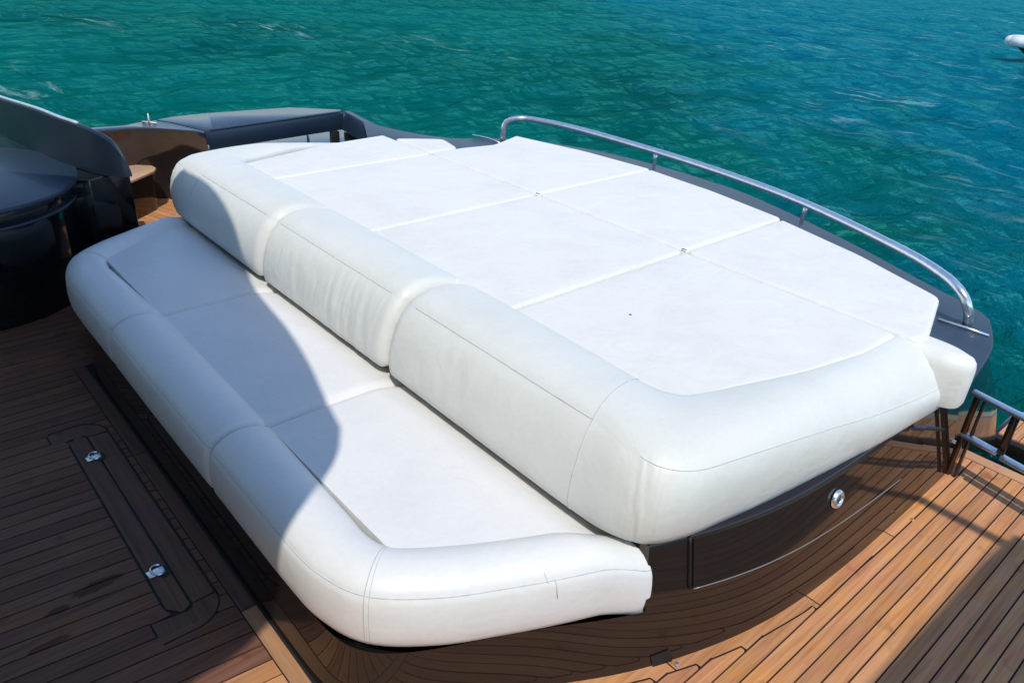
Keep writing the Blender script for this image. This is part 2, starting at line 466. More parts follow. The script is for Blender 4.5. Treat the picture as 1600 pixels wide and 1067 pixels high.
# hatch margin geometry (Y of the bands)
HX0, HX1 = -3.12, -2.03
def cockpit_planks():
    x = -5.4; pitch = 0.0672
    while x < 1.2:
        a, b = x + GAP / 2, x + pitch - GAP / 2
        c = (x + pitch / 2)
        def quad(y0, y1):
            return [(seam_x(a, y0), y0), (seam_x(b, y0), y0), (seam_x(b, y1), y1), (seam_x(a, y1), y1)]
        ytop = 0.568 if x > -3.80 else 1.28
        if x <= -3.80:
            plank(quad(-1.5, ytop), M_teak_shaded, cockpit)
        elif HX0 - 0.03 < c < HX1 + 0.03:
            plank(quad(-1.5, 0.380), M_teak_shaded, cockpit)
            plank(quad(0.547, ytop), M_teak_shaded, cockpit)
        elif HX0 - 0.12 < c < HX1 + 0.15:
            plank(quad(-1.5, 0.325), M_teak_shaded, cockpit)
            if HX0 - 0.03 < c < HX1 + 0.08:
                plank(quad(0.547, ytop), M_teak_shaded, cockpit)
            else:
                plank(quad(0.515, ytop), M_teak_shaded, cockpit)
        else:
            mat = M_teak if c > -1.66 else M_teak_shaded  # lit teak beyond the shadow edge, shade-darkened copy before it
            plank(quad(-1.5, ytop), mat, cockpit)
        x += pitch
    # hatch margins: inner board, outer board and two swept corner pieces
    plank([(HX1 + .012, .332), (HX1 + .052, .332), (HX1 + .050, .395), (HX1 + .030, .386), (HX1 + .014, .384)], M_teakx_shaded, cockpit, z=-.001)
    plank([(HX0 - .040, .332), (HX0 - .005, .332), (HX0 - .005, .384), (HX0 - .020, .388), (HX0 - .038, .400)], M_teakx_shaded, cockpit, z=-.001)
    plank([(HX0 - 0.02, 0.389), (HX1 + 0.02, 0.389), (HX1 + 0.065, 0.425), (HX1 + 0.045, 0.456), (HX0 - 0.03, 0.456), (HX0 - 0.06, 0.43)], M_teakx_shaded, cockpit)
    plank([(HX0 - 0.03, 0.465), (HX1 + 0.045, 0.465), (HX1 + 0.04, 0.538), (HX0 - 0.02, 0.538)], M_teakx_shaded, cockpit)
    for sgn, cx in ((1, HX1 + 0.045), (-1, HX0 - 0.03)):
        inner = []; outer = []
        for k in range(8):
            t = math.radians(90 - 100 * k / 7)
            inner.append((cx + sgn * (0.022 * math.cos(t) + 0.004), 0.438 + 0.026 * math.sin(t)))
            outer.append((cx + sgn * (0.108 * math.cos(t) + 0.004), 0.438 + 0.102 * math.sin(t)))
        inner.append((cx + sgn * 0.012, 0.331)); outer.append((cx + sgn * 0.10, 0.331))
        plank(clean(inner + outer[::-1]), M_teakx_shaded, cockpit)
    # raised bead of caulking round the hatch border
    def arc(cx, sgn):
        return [(cx + sgn * (.111 * math.cos(t) + .004), .438 + .105 * math.sin(t), -.0006) for t in np.radians(np.linspace(90, -8, 12))]
    lft = arc(HX0 - 0.03, -1)[::-1]; rgt = arc(HX1 + 0.045, 1)
    tube('caulk_bead', [(lft[0][0], .10, -.0006) if False else (lft[0][0] + .002, .334, -.0006)] + lft + rgt + [(rgt[-1][0] - .002, .334, -.0006)], .0034, M_caulk, cockpit, 6)
    # long margin board along the foot of the seat
    xs = [-3.95, -2.9, -1.85, -0.9, 0.2, 1.25]
    for a, b in zip(xs[:-1], xs[1:]):
        plank([(a + .002, 0.573), (b - .002, 0.573), (b - .002, 0.622), (a + .002, 0.622)], M_teakx if b > -1.8 else M_teakx_shaded, cockpit)
cockpit_planks()

def side_deck():
    side = prism('side_deck', [(-0.9, 0.60), (1.6, 0.60), (1.6, 3.55), (-0.9, 3.55)], -0.1, -0.006, M_caulk)
    bpy.data.objects.remove(side)
    pitch = 0.0543
    off = -0.60 + 0.002
    i0 = int(round((-1.45 - off) / pitch))
    M = lambda y: base_x(y) + 0.036
    ends = {}
    ystart = 0.627; yend = 3.475
    for i in range(i0, i0 + 50):
        xl = off + i * pitch; xr = xl + pitch
        if xl > 1.2:
            break
        ysamp = np.linspace(ystart, yend, 150)
        nib = 0.020
        yy = [y for y in ysamp if xr - M(y) > nib]
        if not yy:
            continue
        y1 = max(yy)
        ends[i] = y1
        left = []; 
        for y in np.linspace(ystart, y1, 40):
            left.append((max(xl + GAP / 2, M(y) + GAP), y))
        # drop collinear points
        red = [left[0]]
        for p, q, r in zip(left[:-2], left[1:-1], left[2:]):
            if abs((q[0] - p[0]) * (r[1] - p[1]) - (r[0] - p[0]) * (q[1] - p[1])) > 1e-7:
                red.append(q)
        red.append(left[-1])
        ya = ystart
        cuts = [ystart]
        y = ystart + random.uniform(0.9, 2.2)
        cuts = [ystart, y1] if xl < -0.62 else [ystart, y1]
        xe = xr - GAP / 2
        if xl > -0.62 and y1 > 3.3:
            poly = [(xe, ystart), (xe, y1)] + red[::-1]
        else:
            xt = max(xl + GAP / 2, M(y1) + GAP)
            poly = [(xe, ystart), (xe, y1 - 0.006), (xe - 0.005, y1)] + red[::-1]
        plank(clean(poly), M_teak, cockpit)
    # the margin board that follows the foot of the cabinet, in four lengths
    def outer(y):
        mx = M(y)
        i = math.floor((mx - off) / pitch)
        xr = off + (i + 1) * pitch
        if i in ends and y > ends[i] + GAP:
            return xr - GAP / 2
        if i not in ends:
            return xr - GAP / 2
        return mx
    for ya, yb in ((0.63, 1.515), (1.52, 2.125), (2.13, 2.68), (2.685, 3.475)):
        ys = np.linspace(ya, yb, 240)
        inner = [(base_x(y) - 0.02, y) for y in ys]
        out = [(outer(y), y) for y in ys]
        verts = [(x, y, 0.0) for x, y in inner] + [(x, y, 0.0) for x, y in out]
        n = len(ys)
        faces = [(k, n + k, n + k + 1, k + 1) for k in range(n - 1)]
        pymesh('plank', verts, faces, M_teak, cockpit)
    # board across the aft edge
    plank([(-0.72, 3.481), (1.2, 3.481), (1.2, 3.548), (-0.72, 3.548)], M_teakx, cockpit)
side_deck()

# port side deck
port = prism('side_deck', [(-6.5, 1.02), (-4.6, 1.02), (-4.6, 3.0), (-6.5, 3.0)], -0.12, -0.0045, M_caulk)
tag(port, kind='structure')
def port_planks():
    d = Vector((0.95, 0.33)).normalized(); nn = Vector((-d.y, d.x))
    o = Vector((-5.95, 1.50))
    for i in range(-7, 12):
        a = i * 0.058 + GAP / 2; b = (i + 1) * 0.058 - GAP / 2
        q = []
        for t, s in ((0, a), (1.35, a), (1.35, b), (0, b)):
            p = o + d * (t - 0.05) + nn * s
            q.append((p.x, p.y))
        plank(q, M_teak, port)
    # light margin board along the wall
    p0 = Vector((-6.03, 1.36)); p1 = Vector((-6.16, 1.86))
    plank([(p0.x - .02, p0.y), (p0.x + .10, p0.y), (p1.x + .10, p1.y), (p1.x - .02, p1.y)], M_teak, port, z=0.004)
port_planks()

# flush lifting rings in the hatch
def lift_ring(x, y, label):
    r = empty('lift_ring')
    tag(r, label, 'hatch ring', 'flush lifting rings in the cockpit hatch')
    prism('socket', [(x + .030 * math.cos(t), y + .022 * math.sin(t)) for t in np.linspace(0, 2 * math.pi, 17)[:-1]], -.001, .002, M_black, r)
    pts = []
    for t in np.linspace(-2.2, 2.2, 15):
        pts.append((x - 0.012 + 0.026 * math.sin(t), y - 0.012 - 0.024 * math.cos(t), 0.006 + 0.004 * math.cos(t)))
    tube('ring', pts, 0.0048, M_chrome, r, 8)
    prism('tongue', [(x - 0.022, y - 0.052), (x + 0.012, y - 0.050), (x + 0.014, y + 0.004), (x - 0.022, y + 0.006)], 0.002, 0.008, M_chrome, r, 0.002)
lift_ring(-2.975, 0.462, 'chrome lifting ring in the hatch margin nearer the dark bar cabinet')
lift_ring(-2.180, 0.440, 'chrome lifting ring in the hatch margin nearer the sunlit corner of the deck')

# ------------------------------------------------------------------ cushions
def loft_roll(name, pairs, profA, mat, parent, n=48, blend=None, profB=None, r0=0.0, r1=0.0, zoff=None, fold=None):
    """Sweep a closed profile (s across inner->outer, z) along paired inner/outer plan curves; rounded ends."""
    P = [(*i, *o, b) for (i, o), b in zip(pairs, blend or [0] * len(pairs))]
    P0 = crom(P, 200)
    midp = (P0[:, 0:2] + P0[:, 2:4]) / 2
    L = np.sum(np.linalg.norm(np.diff(midp, axis=0), axis=1))
    u = list(np.linspace(0, 1, n))
    if r0:
        u = [x for x in u if x > r0 * 1.15 / L] + [r0 * (1 - math.cos(t)) / L for t in np.linspace(0, math.pi / 2, 9)]
    if r1:
        u = [x for x in u if x < 1 - r1 * 1.15 / L] + [1 - r1 * (1 - math.cos(t)) / L for t in np.linspace(0, math.pi / 2, 9)]
    u = sorted(set(round(x, 6) for x in u))
    S = crom(P, u)
    rings = []
    for uu, row in zip(u, S):
        I = Vector((row[0], row[1], 0)); O = Vector((row[2], row[3], 0)); b = min(1, max(0, row[4]))
        W = (O - I); wl = W.length
        ring = []
        for k in range(len(profA)):
            s, z = profA[k]
            if profB:
                s2, z2 = profB[k]
                s = s * (1 - b) + s2 * b; z = z * (1 - b) + z2 * b
            ring.append((s * wl, z))
        e = 0.0
        d0 = uu * L; d1 = (1 - uu) * L
        if r0 and d0 < r0: e = max(e, r0 - math.sqrt(max(0, r0 * r0 - (r0 - d0) ** 2)))
        if r1 and d1 < r1: e = max(e, r1 - math.sqrt(max(0, r1 * r1 - (r1 - d1) ** 2)))
        if e > 0:
            m_ = len(ring); new = []
            for k in range(m_):
                a = ring[k - 1]; c = ring[(k + 1) % m_]
                tx, tz = c[0] - a[0], c[1] - a[1]
                l = math.hypot(tx, tz) or 1
                new.append((ring[k][0], ring[k][1], tx / l, tz / l))
            area = sum(ring[k][0] * ring[(k + 1) % m_][1] - ring[(k + 1) % m_][0] * ring[k][1] for k in range(m_))
            sg = 1 if area > 0 else -1
            cx = sum(q[0] for q in ring) / m_; cz = sum(q[1] for q in ring) / m_
            ring = []
            for x, z, tx, tz in new:
                nx, nz = -tz * sg, tx * sg     # inward
                dd = math.hypot(cx - x, cz - z)
                ee = min(e, 0.55 * dd)
                ring.append((x + nx * ee, z + nz * ee))
        if fold:
            ring = [(a + fold(uu * L, k, a, z), z) for k, (a, z) in enumerate(ring)]
        dirn = W / wl
        r3 = [I + dirn * a + Vector((0, 0, z + (zoff(row, a / wl, z) if zoff else 0))) for a, z in ring]
        rings.append(r3)
    m_ = len(profA)
    verts = [p for r in rings for p in r]
    faces = []
    for i in range(len(rings) - 1):
        for k in range(m_):
            k2 = (k + 1) % m_
            faces.append((i * m_ + k, i * m_ + k2, (i + 1) * m_ + k2, (i + 1) * m_ + k))
    faces.append(tuple(range(m_))); faces.append(tuple((len(rings) - 1) * m_ + k for k in range(m_)))
    o = pymesh(name, verts, faces, mat, parent)
    auto_smooth(o, 60)
    return o, rings, u

def seam_along(rings, k, mat, parent, lo=0, hi=None, r=0.0019, name='seam'):
    hi = hi or len(rings)
    pts = [rings[i][k] for i in range(lo, hi)]
    return tube(name, pts, r, mat, parent, 6)

# ---- seat cushions
SEAT_PROF = [(0.0, .36), (-.02, .400), (0.02, .418), (0.08, .432), (.18, .445), (.32, .455), (.48, .459), (.64, .455), (.78, .443), (.88, .428), (.935, .416),
             (.950, .407), (.968, .403), (1.0, .385), (1.025, .350), (1.035, .315), (1.03, .28), (1.01, .248), (.975, .228), (.92, .218), (.6, .215), (.2, .215), (0.0, .24)]
SEAM_K = 11
half = [((-2.73, .885), (-2.73, .650)), ((-2.2, .878), (-2.2, .652)), ((-1.62, .862), (-1.66, .652)), ((-1.52, .858), (-1.46, .668)), ((-1.43, .880), (-1.31, .730)),
        ((-1.37, .950), (-1.185, .88)), ((-1.30, 1.06), (-1.095, 1.05)), ((-1.23, 1.19), (-1.02, 1.21)), ((-1.16, 1.335), (-.955, 1.37)), ((-1.10, 1.47), (-.915, 1.475))]
CX = -2.73
mir = lambda p: (2 * CX - p[0], p[1])
SX = (-3.265, -2.20)

def side_in(y):
    pts = [p[0] for p in half[4:]]
    return float(np.interp(y, [p[1] for p in pts], [p[0] for p in pts]))

def seat_cushion(which, label):
    root = empty('seat_cushion')
    tag(root, label, 'seat cushion', 'seat cushions of the bench')
    if which == 1:
        pairs = [((SX[0] + .003, .888), (SX[0] + .003, .652)), ((-2.73, .885), (-2.73, .650)), ((SX[1] - .003, .880), (SX[1] - .003, .652))]
        o, rings, u = loft_roll('front_roll', pairs, SEAT_PROF, M_seat, root, 24, r0=.032, r1=.032)
        seam_along(rings, SEAM_K, M_thread, root, 3, len(rings) - 3)
    else:
        pr = [((SX[1] + .003, .880), (SX[1] + .003, .652))] + half[2:]
        if which == 0:
            pr = [(mir(a), mir(b)) for a, b in pr]
            pr[0] = ((SX[0] - .003, .888), (SX[0] - .003, .652))
        o, rings, u = loft_roll('front_roll', pr, SEAT_PROF, M_seat, root, 80, r0=.032, r1=.016, zoff=lambda q, s_, z_: -.048 * max(0, min(1, (q[3] - 1.31) / .14)) ** 1.5)
        seam_along(rings, SEAM_K, M_thread, root, 3, len(rings) - 3)
        # stitched joint where the roll turns the corner
        tgt = Vector((-1.372, .812)) if which == 2 else Vector(mir((-1.372, .812)))
        kk = min(range(len(rings)), key=lambda i: (Vector((rings[i][6].x, rings[i][6].y)) - tgt).length)
        tube('seam', [rings[kk][q] for q in range(2, 19)], 0.0018, M_thread, root, 6)
        tube('seam', [rings[kk + 1][q] + (rings[kk][q] - rings[kk + 1][q]) * 0.45 for q in range(2, 19)], 0.0012, M_thread, root, 6)
    if which == 2:
        kc = min(range(len(rings)), key=lambda i: (Vector((rings[i][11].x, rings[i][11].y)) - Vector((-1.05, 1.165))).length)
        for dk, a, b in ((0, 9, 13), (1, 10, 15)):
            tube('crease', [rings[kc + dk][q] for q in range(a, b)], .0016, M_thread, root, 6)
    # flat insert panel
    nx, ny = 36, 26
    verts = []; faces = []
    for j in range(ny + 1):
        v = j / ny
        y = 0.872 + v * (1.50 - 0.872)
        xa = {0: 2 * CX - side_in(y) - .02, 1: SX[0] + .002, 2: SX[1] + .002}[which]
        xb = {0: SX[0] - .002, 1: SX[1] - .002, 2: side_in(y) + .02}[which]
        for i in range(nx + 1):
            t = i / nx
            tt = 0.5 - 0.5 * math.cos(math.pi * t)
            x = xa + (xb - xa) * tt
            dx = min(x - xa, xb - x)
            z = 0.424 + 0.006 * math.sin(math.pi * tt) * math.sin(math.pi * v)
            z += 0.004 * noise.noise(Vector((x * 3, y * 3, 5)))
            for d, on in ((x - xa, which != 0), (xb - x, which != 2)):
                if on and d < .035:
                    q = 1 - d / .035
                    z -= 0.020 * q * q
            db = 1.50 - y
            if db < 0.20:
                q = 1 - db / 0.20
                z -= 0.062 * q ** 1.3
            df = y - 0.872
            if df < 0.07:
                z -= 0.002 * (1 - df / 0.07)
            verts.append((x, y, z))
    W = nx + 1
    for j in range(ny):
        for i in range(nx):
            faces.append((j * W + i, j * W + i + 1, (j + 1) * W + i + 1, (j + 1) * W + i))
    # skirt so that the insert is solid
    base = len(verts)
    border = [i for i in range(W)] + [j * W + nx for j in range(1, ny + 1)] + [ny * W + i for i in range(nx - 1, -1, -1)] + [j * W for j in range(ny - 1, 0, -1)]
    for b in border:
        x, y, z = verts[b]; verts.append((x, y, 0.232))
    nb = len(border)
    for k in range(nb):
        k2 = (k + 1) % nb
        faces.append((border[k], border[k2], base + k2, base + k))
    faces.append(tuple(base + k for k in range(nb)))
    o = pymesh('seat_panel', verts, faces, M_seat, root)
    auto_smooth(o, 50)
    return root
seat_cushion(0, 'grey-shaded white seat cushion with the rounded corner beside the dark bar cabinet')
seat_cushion(1, 'middle white seat cushion, crossed by the curved shadow edge')
seat_cushion(2, 'sunlit white seat cushion with the big stitched corner nearest the lower edge')

# ---- backrest bolsters
BOL_F = [(0, .60), (0, .69), (0.01, .712), (.05, .724), (.14, .741), (.28, .756), (.42, .762), (.55, .758), (.66, .745), (.735, .728), (.752, .718), (.772, .712),
         (.84, .682), (.91, .633), (.965, .575), (.995, .520), (1.0, .475), (.985, .442), (.945, .425), (.86, .420), (.4, .44), (.1, .52)]
BOL_S = [(0, .58), (0, .685), (0.01, .708), (.05, .718), (.16, .730), (.32, .742), (.50, .746), (.68, .742), (.84, .728), (.965, .700), (.995, .688), (1.02, .676),
         (1.055, .640), (1.07, .600), (1.065, .555), (1.045, .510), (1.02, .475), (.985, .447), (.93, .430), (.84, .422), (.4, .44), (.1, .50)]
BSEAM = 10
BX = (-3.355, -2.255)
wrap = [((-1.42, 1.80), (-1.40, 1.385), 0), ((-1.30, 1.795), (-1.20, 1.388), 0), ((-1.22, 1.805), (-1.06, 1.400), .25), ((-1.165, 1.85), (-.955, 1.450), .6), ((-1.13, 1.94), (-.90, 1.56), .9),
        ((-1.09, 2.06), (-.868, 1.72), 1), ((-1.045, 2.20), (-.835, 1.92), 1), ((-1.00, 2.37), (-.805, 2.16), 1), ((-.965, 2.58), (-.765, 2.50), 1), ((-.950, 2.80), (-.742, 2.78), 1), ((-.945, 2.955), (-.728, 2.955), 1)]

def taper(row, s, z):
    # the wrap thins towards its aft end: the outer shoulder drops to the lower edge
    if row[4] < 0.5:
        return 0.0
    t = max(0, min(1, (row[3] - 1.60) / 1.35)); t = t * t * (3 - 2 * t)
    sm = max(0, min(1, s)) ** 1.1
    k = max(0, min(1, (z - .44) / .25))
    return -0.125 * t * sm * k

def taper_far(row, s, z):
    if row[4] < 0.5:
        return 0.0
    return taper(row, s, z) - 0.07 * max(0, min(1, (row[3] - 1.9) / .9))

def folds(seed, where, kk=None):
    def f(d, k, a, z):
        if k < 9 or k > 18:
            return 0.0
        w = math.sin(math.pi * (k - 8.5) / 10.5)
        v = 0.0
        for c, wd, amp in where:
            e = math.exp(-((d - c) / wd) ** 2)
            v += e * amp * (noise.noise(Vector((d * 26 + z * 9, z * 3, seed))) + .5 * noise.noise(Vector((d * 55, z * 5, seed + 4))))
        v += .0018 * noise.noise(Vector((d * 7, z * 7, seed + 9)))
        return v * w
    return f

def bolster(which, label):
    root = empty('backrest_bolster')
    tag(root, label, 'backrest cushion', 'backrest cushions between seat and sunpad')
    if which == 1:
        pairs = [((BX[0] + .004, 1.81), (BX[0] + .004, 1.385)), ((-2.8, 1.81), (-2.8, 1.385)), ((BX[1] - .004, 1.81), (BX[1] - .004, 1.385))]
        o, rings, u = loft_roll('bolster_roll', pairs, BOL_F, M_bol, root, 150, r0=.05, r1=.055, fold=folds(3, [(.80, .26, .007), (.25, .2, .003)]))
        lo, hi = 6, len(rings) - 7
    else:
        pr = [((BX[1] + .004, 1.81), (BX[1] + .004, 1.385), 0), ((-1.8, 1.81), (-1.8, 1.385), 0)] + wrap
        if which == 0:
            pr = [(mir(a), mir(b), c) for a, b, c in pr]
            pr = pr[:2] + [((a[0] - .13, a[1]), (b[0] - .13, b[1]), c) for a, b, c in pr[2:]]
            pr[0] = ((BX[0] - .004, 1.81), (BX[0] - .004, 1.385), 0)
        o, rings, u = loft_roll('bolster_roll', [(a, b) for a, b, c in pr], BOL_F, M_bol, root, 330, blend=[c for a, b, c in pr], profB=BOL_S, r0=.055, r1=.022, zoff=taper if which == 2 else taper_far, fold=folds(11 + which, [(1.20, .10, .006), (.3, .25, .003), (2.0, .4, .003)]))
        lo, hi = 9, len(rings) - 11
        tgt = Vector((-1.215, 1.39)) if which == 2 else Vector(mir((-1.215, 1.39)))
        kk = min(range(len(rings)), key=lambda i: (Vector((rings[i][16].x, rings[i][16].y)) - tgt).length)
        tube('seam', [rings[kk][q] for q in range(3, 19)], 0.0020, M_thread, root, 6)
        seam_along(rings, BSEAM, M_thread, root, lo, kk + 1, .0022)
        # stitching down the outer corner with its puckers
        k2 = min(range(len(rings)), key=lambda i: abs(u[i] - (u[kk] + 0.115)))
        seam_along(rings, BSEAM, M_thread, root, k2, hi, 0.0016)
        return root
    seam_along(rings, BSEAM, M_thread, root, 9, len(rings) - 10, 0.0019)
    return root
bolster(0, 'white backrest bolster half in shade, farthest from the sunlit deck')
bolster(1, 'middle white backrest bolster between the two rounded joints')
bolster(2, 'white backrest bolster that wraps round the corner above the dark cabinet')

# ---- sunpad panels
def rounded(poly, r, n=4):
    out = []
    m_ = len(poly)
    for i in range(m_):
        p = Vector(poly[i]); a = Vector(poly[i - 1]) - p; b = Vector(poly[(i + 1) % m_]) - p
        rr = min(r, a.length * .45, b.length * .45)
        A = p + a.normalized() * rr; B = p + b.normalized() * rr
        for k in range(n + 1):
            t = k / n
            q = A * (1 - t) ** 2 + p * 2 * t * (1 - t) + B * t * t
            out.append((q.x, q.y))
    return out

def dens(poly, step=0.06):
    out = []
    m_ = len(poly)
    for i in range(m_):
        a = Vector(poly[i]); b = Vector(poly[(i + 1) % m_])
        n = max(1, int((b - a).length / step))
        for k in range(n):
            q = a + (b - a) * (k / n)
            out.append((q.x, q.y))
    return out

def pad(name, poly, z0, z1, label, mat=None, r=0.02, puff=0.006, cr=0.03, seed=0):
    pl = dens(rounded(poly, cr))
    n = len(pl)
    c = Vector((sum(p[0] for p in pl) / n, sum(p[1] for p in pl) / n))
    # inward direction per vertex
    ar = sum(pl[i][0] * pl[(i + 1) % n][1] - pl[(i + 1) % n][0] * pl[i][1] for i in range(n))
    sg = 1 if ar > 0 else -1
    nor = []
    for i in range(n):
        t = (Vector(pl[(i + 1) % n]) - Vector(pl[i - 1])).normalized()
        nor.append(Vector((-t.y, t.x)) * sg)
    verts = []; faces = []
    def ring(fn):
        for i in range(n):
            verts.append(fn(i))
    ins = lambda i, e: Vector(pl[i]) + nor[i] * e
    ring(lambda i: (*ins(i, 0.006), z0))
    ring(lambda i: (*ins(i, 0.0), z0 + 0.02))
    ring(lambda i: (*ins(i, -0.001), (z0 + z1) / 2))
    for t in (0, 25, 50, 72, 90):
        a = math.radians(t)
        ring(lambda i: (*ins(i, r * (1 - math.cos(a))), z1 - r + r * math.sin(a)))
    def top(i, f):
        p = ins(i, r)
        q = c + (p - c) * f
        h = puff * (1 - f ** 3) + 0.0025 * noise.noise(Vector((q.x * 4 + seed, q.y * 4, 1.3)))
        return (q.x, q.y, z1 + h)
    fs = (.97, .92, .84, .74, .62, .48, .34, .2, .08)
    for f in fs:
        ring(lambda i: top(i, f))
    nr = len(verts) // n
    for j in range(nr - 1):
        for i in range(n):
            k = (i + 1) % n
            faces.append((j * n + i, j * n + k, (j + 1) * n + k, (j + 1) * n + i))
    faces.append(tuple(range(n))); faces.append(tuple((nr - 1) * n + i for i in range(n)))
    o = pymesh(name, verts, faces, mat or M_pad)
    auto_smooth(o, 60)
    tag(o, label, 'sunpad cushion', 'white sunpad cushions on the sunbed')
    return o

ZP0, ZP1 = .60, .722
g = .004
PX = (-3.965, -2.965, -1.945)
YM = 2.862
inn = lambda y: float(np.interp(y, [1.80, 1.94, 2.06, 2.20, 2.37, 2.58, 2.80, 2.9], [-1.18, -1.13, -1.09, -1.045, -1.0, -.965, -.945, -.935]))
pad('sunpad', [(PX[2] + g, 1.76), (inn(1.85) + .04, 1.76), (inn(2.0) + .035, 2.0), (inn(2.3) + .035, 2.3), (inn(2.6) + .03, 2.6), (inn(2.8) + .02, YM - g), (PX[2] + g, YM - g)], ZP0, ZP1,
    'white front-row sunpad with a dark speck, inside the wrapping bolster', seed=1)
pad('sunpad', [(PX[1] + g, 1.76), (PX[2] - g, 1.76), (PX[2] - g, YM - g), (PX[1] + g, YM - g)], ZP0, ZP1 + .001,
    'white front-row sunpad directly behind the middle and right bolster joint', seed=2)
pad('sunpad', [(PX[0] + g, 1.76), (PX[1] - g, 1.76), (PX[1] - g, YM - g), (PX[0] + g, YM - g)], ZP0, ZP1,
    'white front-row sunpad behind the half-shaded bolster', seed=3)
pad('sunpad', [(2 * CX - inn(1.85) - .04, 1.76), (PX[0] - g, 1.76), (PX[0] - g, YM - g), (2 * CX - inn(2.8) - .02, YM - g), (2 * CX - inn(2.4) - .035, 2.4)], ZP0, ZP1,
    'white front-row sunpad at the far end by the port bulwark', seed=4)
pad('sunpad', [(PX[2] + g, YM + g), (-.86, YM + g), (-.855, 2.98), (-.975, 3.37), (-1.42, 3.555), (PX[2] + g, 3.70)], ZP0, ZP1,
    'white back-row sunpad next to the end foot of the chrome rail', cr=.035, seed=5)
pad('sunpad', [(PX[1] + g, YM + g), (PX[2] - g, YM + g), (PX[2] - g, 3.715), (-2.45, 3.80), (PX[1] + g, 3.835)], ZP0, ZP1 + .001,
    'white back-row sunpad between the two rail stanchions', cr=.03, seed=6)
pad('sunpad', [(PX[0] - .02, YM + g), (PX[1] - g, YM + g), (PX[1] - g, 3.85), (-3.5, 3.80), (-4.07, 3.67), (-3.95, 3.36), (-3.99, 3.12)], ZP0, ZP1,
    'white back-row sunpad under the bent far end of the chrome rail', cr=.03, seed=7)
pad('sunpad', [(-4.42, YM + g), (PX[0] - .03, YM + g), (-4.0, 3.10), (-4.24, 3.16), (-4.36, 2.98)], ZP0, ZP1,
    'small white back-row sunpad at the far port corner', cr=.05, seed=8)
pad('end_cushion', [(-.96, 2.86), (-.74, 2.87), (-.665, 2.91), (-.655, 2.985), (-.76, 3.035), (-.95, 3.035)], .49, .700,
    'white rounded end cushion hanging beside the boarding gate', r=.05, cr=.05, puff=.002, seed=9)

speck = prism('speck', [(-1.635 + .006 * math.cos(t), 2.116 + .004 * math.sin(t)) for t in np.linspace(0, 6.283, 11)[:-1]], .720, .7305, M_threadd)
speck.parent = [o for o in COL.objects if o.get('label', '').startswith('white front-row sunpad with a dark speck')][0]
# small dark marks over the gaps at the panel crossings
def crossing_marks():
    for x, y, lab in ((PX[1] + .0, YM + .004, 'small dark mark where four far sunpads meet'), (PX[2] - .01, YM + .01, 'small dark mark where four near sunpads meet')):
        o = tube('dark_mark', [(x - .014, y - .004, .7235), (x - .003, y - .001, .7255), (x + .008, y + .002, .7245)], .0026, M_threadd)
        tag(o, lab, 'strap')  # a small dark mark over the gap, filed under strap
crossing_marks()

# ------------------------------------------------------------------ the glossy sunbed cabinet
cabinet = empty('sunbed_cabinet')
tag(cabinet, 'glossy dark brown cabinet under the white sunpads, mirroring the teak deck', 'cabinet')

def cabinet_body():
    P = crom(BASE, 260)
    for _ in range(30):
        P[1:-1] = 0.5 * P[1:-1] + 0.25 * (P[:-2] + P[2:])
    n = len(P)
    T = np.gradient(P, axis=0)
    T /= np.linalg.norm(T, axis=1)[:, None]
    Nrm = np.stack([-T[:, 1], T[:, 0]], 1)      # inward (left of travel)
    verts = []; faces = []
    LEAN = 0.18
    rows = [-0.02, 0.10, 0.212]
    rows2 = [0.30, 0.40, 0.436, 0.446, 0.450]
    idx = {}
    def add(i, z):
        k = (i, round(z, 3))
        if k not in idx:
            off = LEAN * max(0, z)
            off += {0.446: .006, 0.450: .085}.get(round(z, 3), 0)
            p = P[i] + Nrm[i] * off
            idx[k] = len(verts); verts.append((p[0], p[1], z))
        return idx[k]
    start2 = next(i for i in range(n) if P[i][1] > 1.415 and P[i][0] > -1.2)
    start3 = next(i for i in range(n) if P[i][1] > 2.86 and P[i][0] > -1.2)
    for i in range(n - 1):
        for a, b in zip(rows[:-1], rows[1:]):
            faces.append((add(i, a), add(i + 1, a), add(i + 1, b), add(i, b)))
        if i >= start2:
            rr = [rows[-1]] + rows2 + []
            if i >= start3:
                rr = [rows[-1], .30, .40, .54, .586]
            for a, b in zip(rr[:-1], rr[1:]):
                faces.append((add(i, a), add(i + 1, a), add(i + 1, b), add(i, b)))
    o = pymesh('body', verts, faces, M_gloss, cabinet)
    auto_smooth(o, 50)
    p = P[start2]; q = p + Nrm[start2] * .18 * .212; q2 = p + Nrm[start2] * .18 * .436
    pymesh('end_panel', [(q[0], q[1], .212), (q[0] - .25, q[1] + .02, .212), (q2[0] - .25, q2[1] + .02, .436), (q2[0], q2[1], .436)], [(0, 1, 2, 3)], M_gloss, cabinet)
    return P, Nrm
CP, CN = cabinet_body()

def wall_pt(y, z, out=0.0):
    """A point on the starboard cabinet face."""
    q = [k for k in range(len(CP)) if CP[k][0] > -1.2 and CP[k][1] > 0.9]
    ys = [CP[k][1] for k in q]
    x = np.interp(y, ys, [CP[k][0] for k in q])
    nx = np.interp(y, ys, [CN[k][0] for k in q]); ny = np.interp(y, ys, [CN[k][1] for k in q])
    x += (0.18 * z - out) * (nx + ny * ny / min(nx, -.3))
    return (float(x), y, z), (nx, ny)

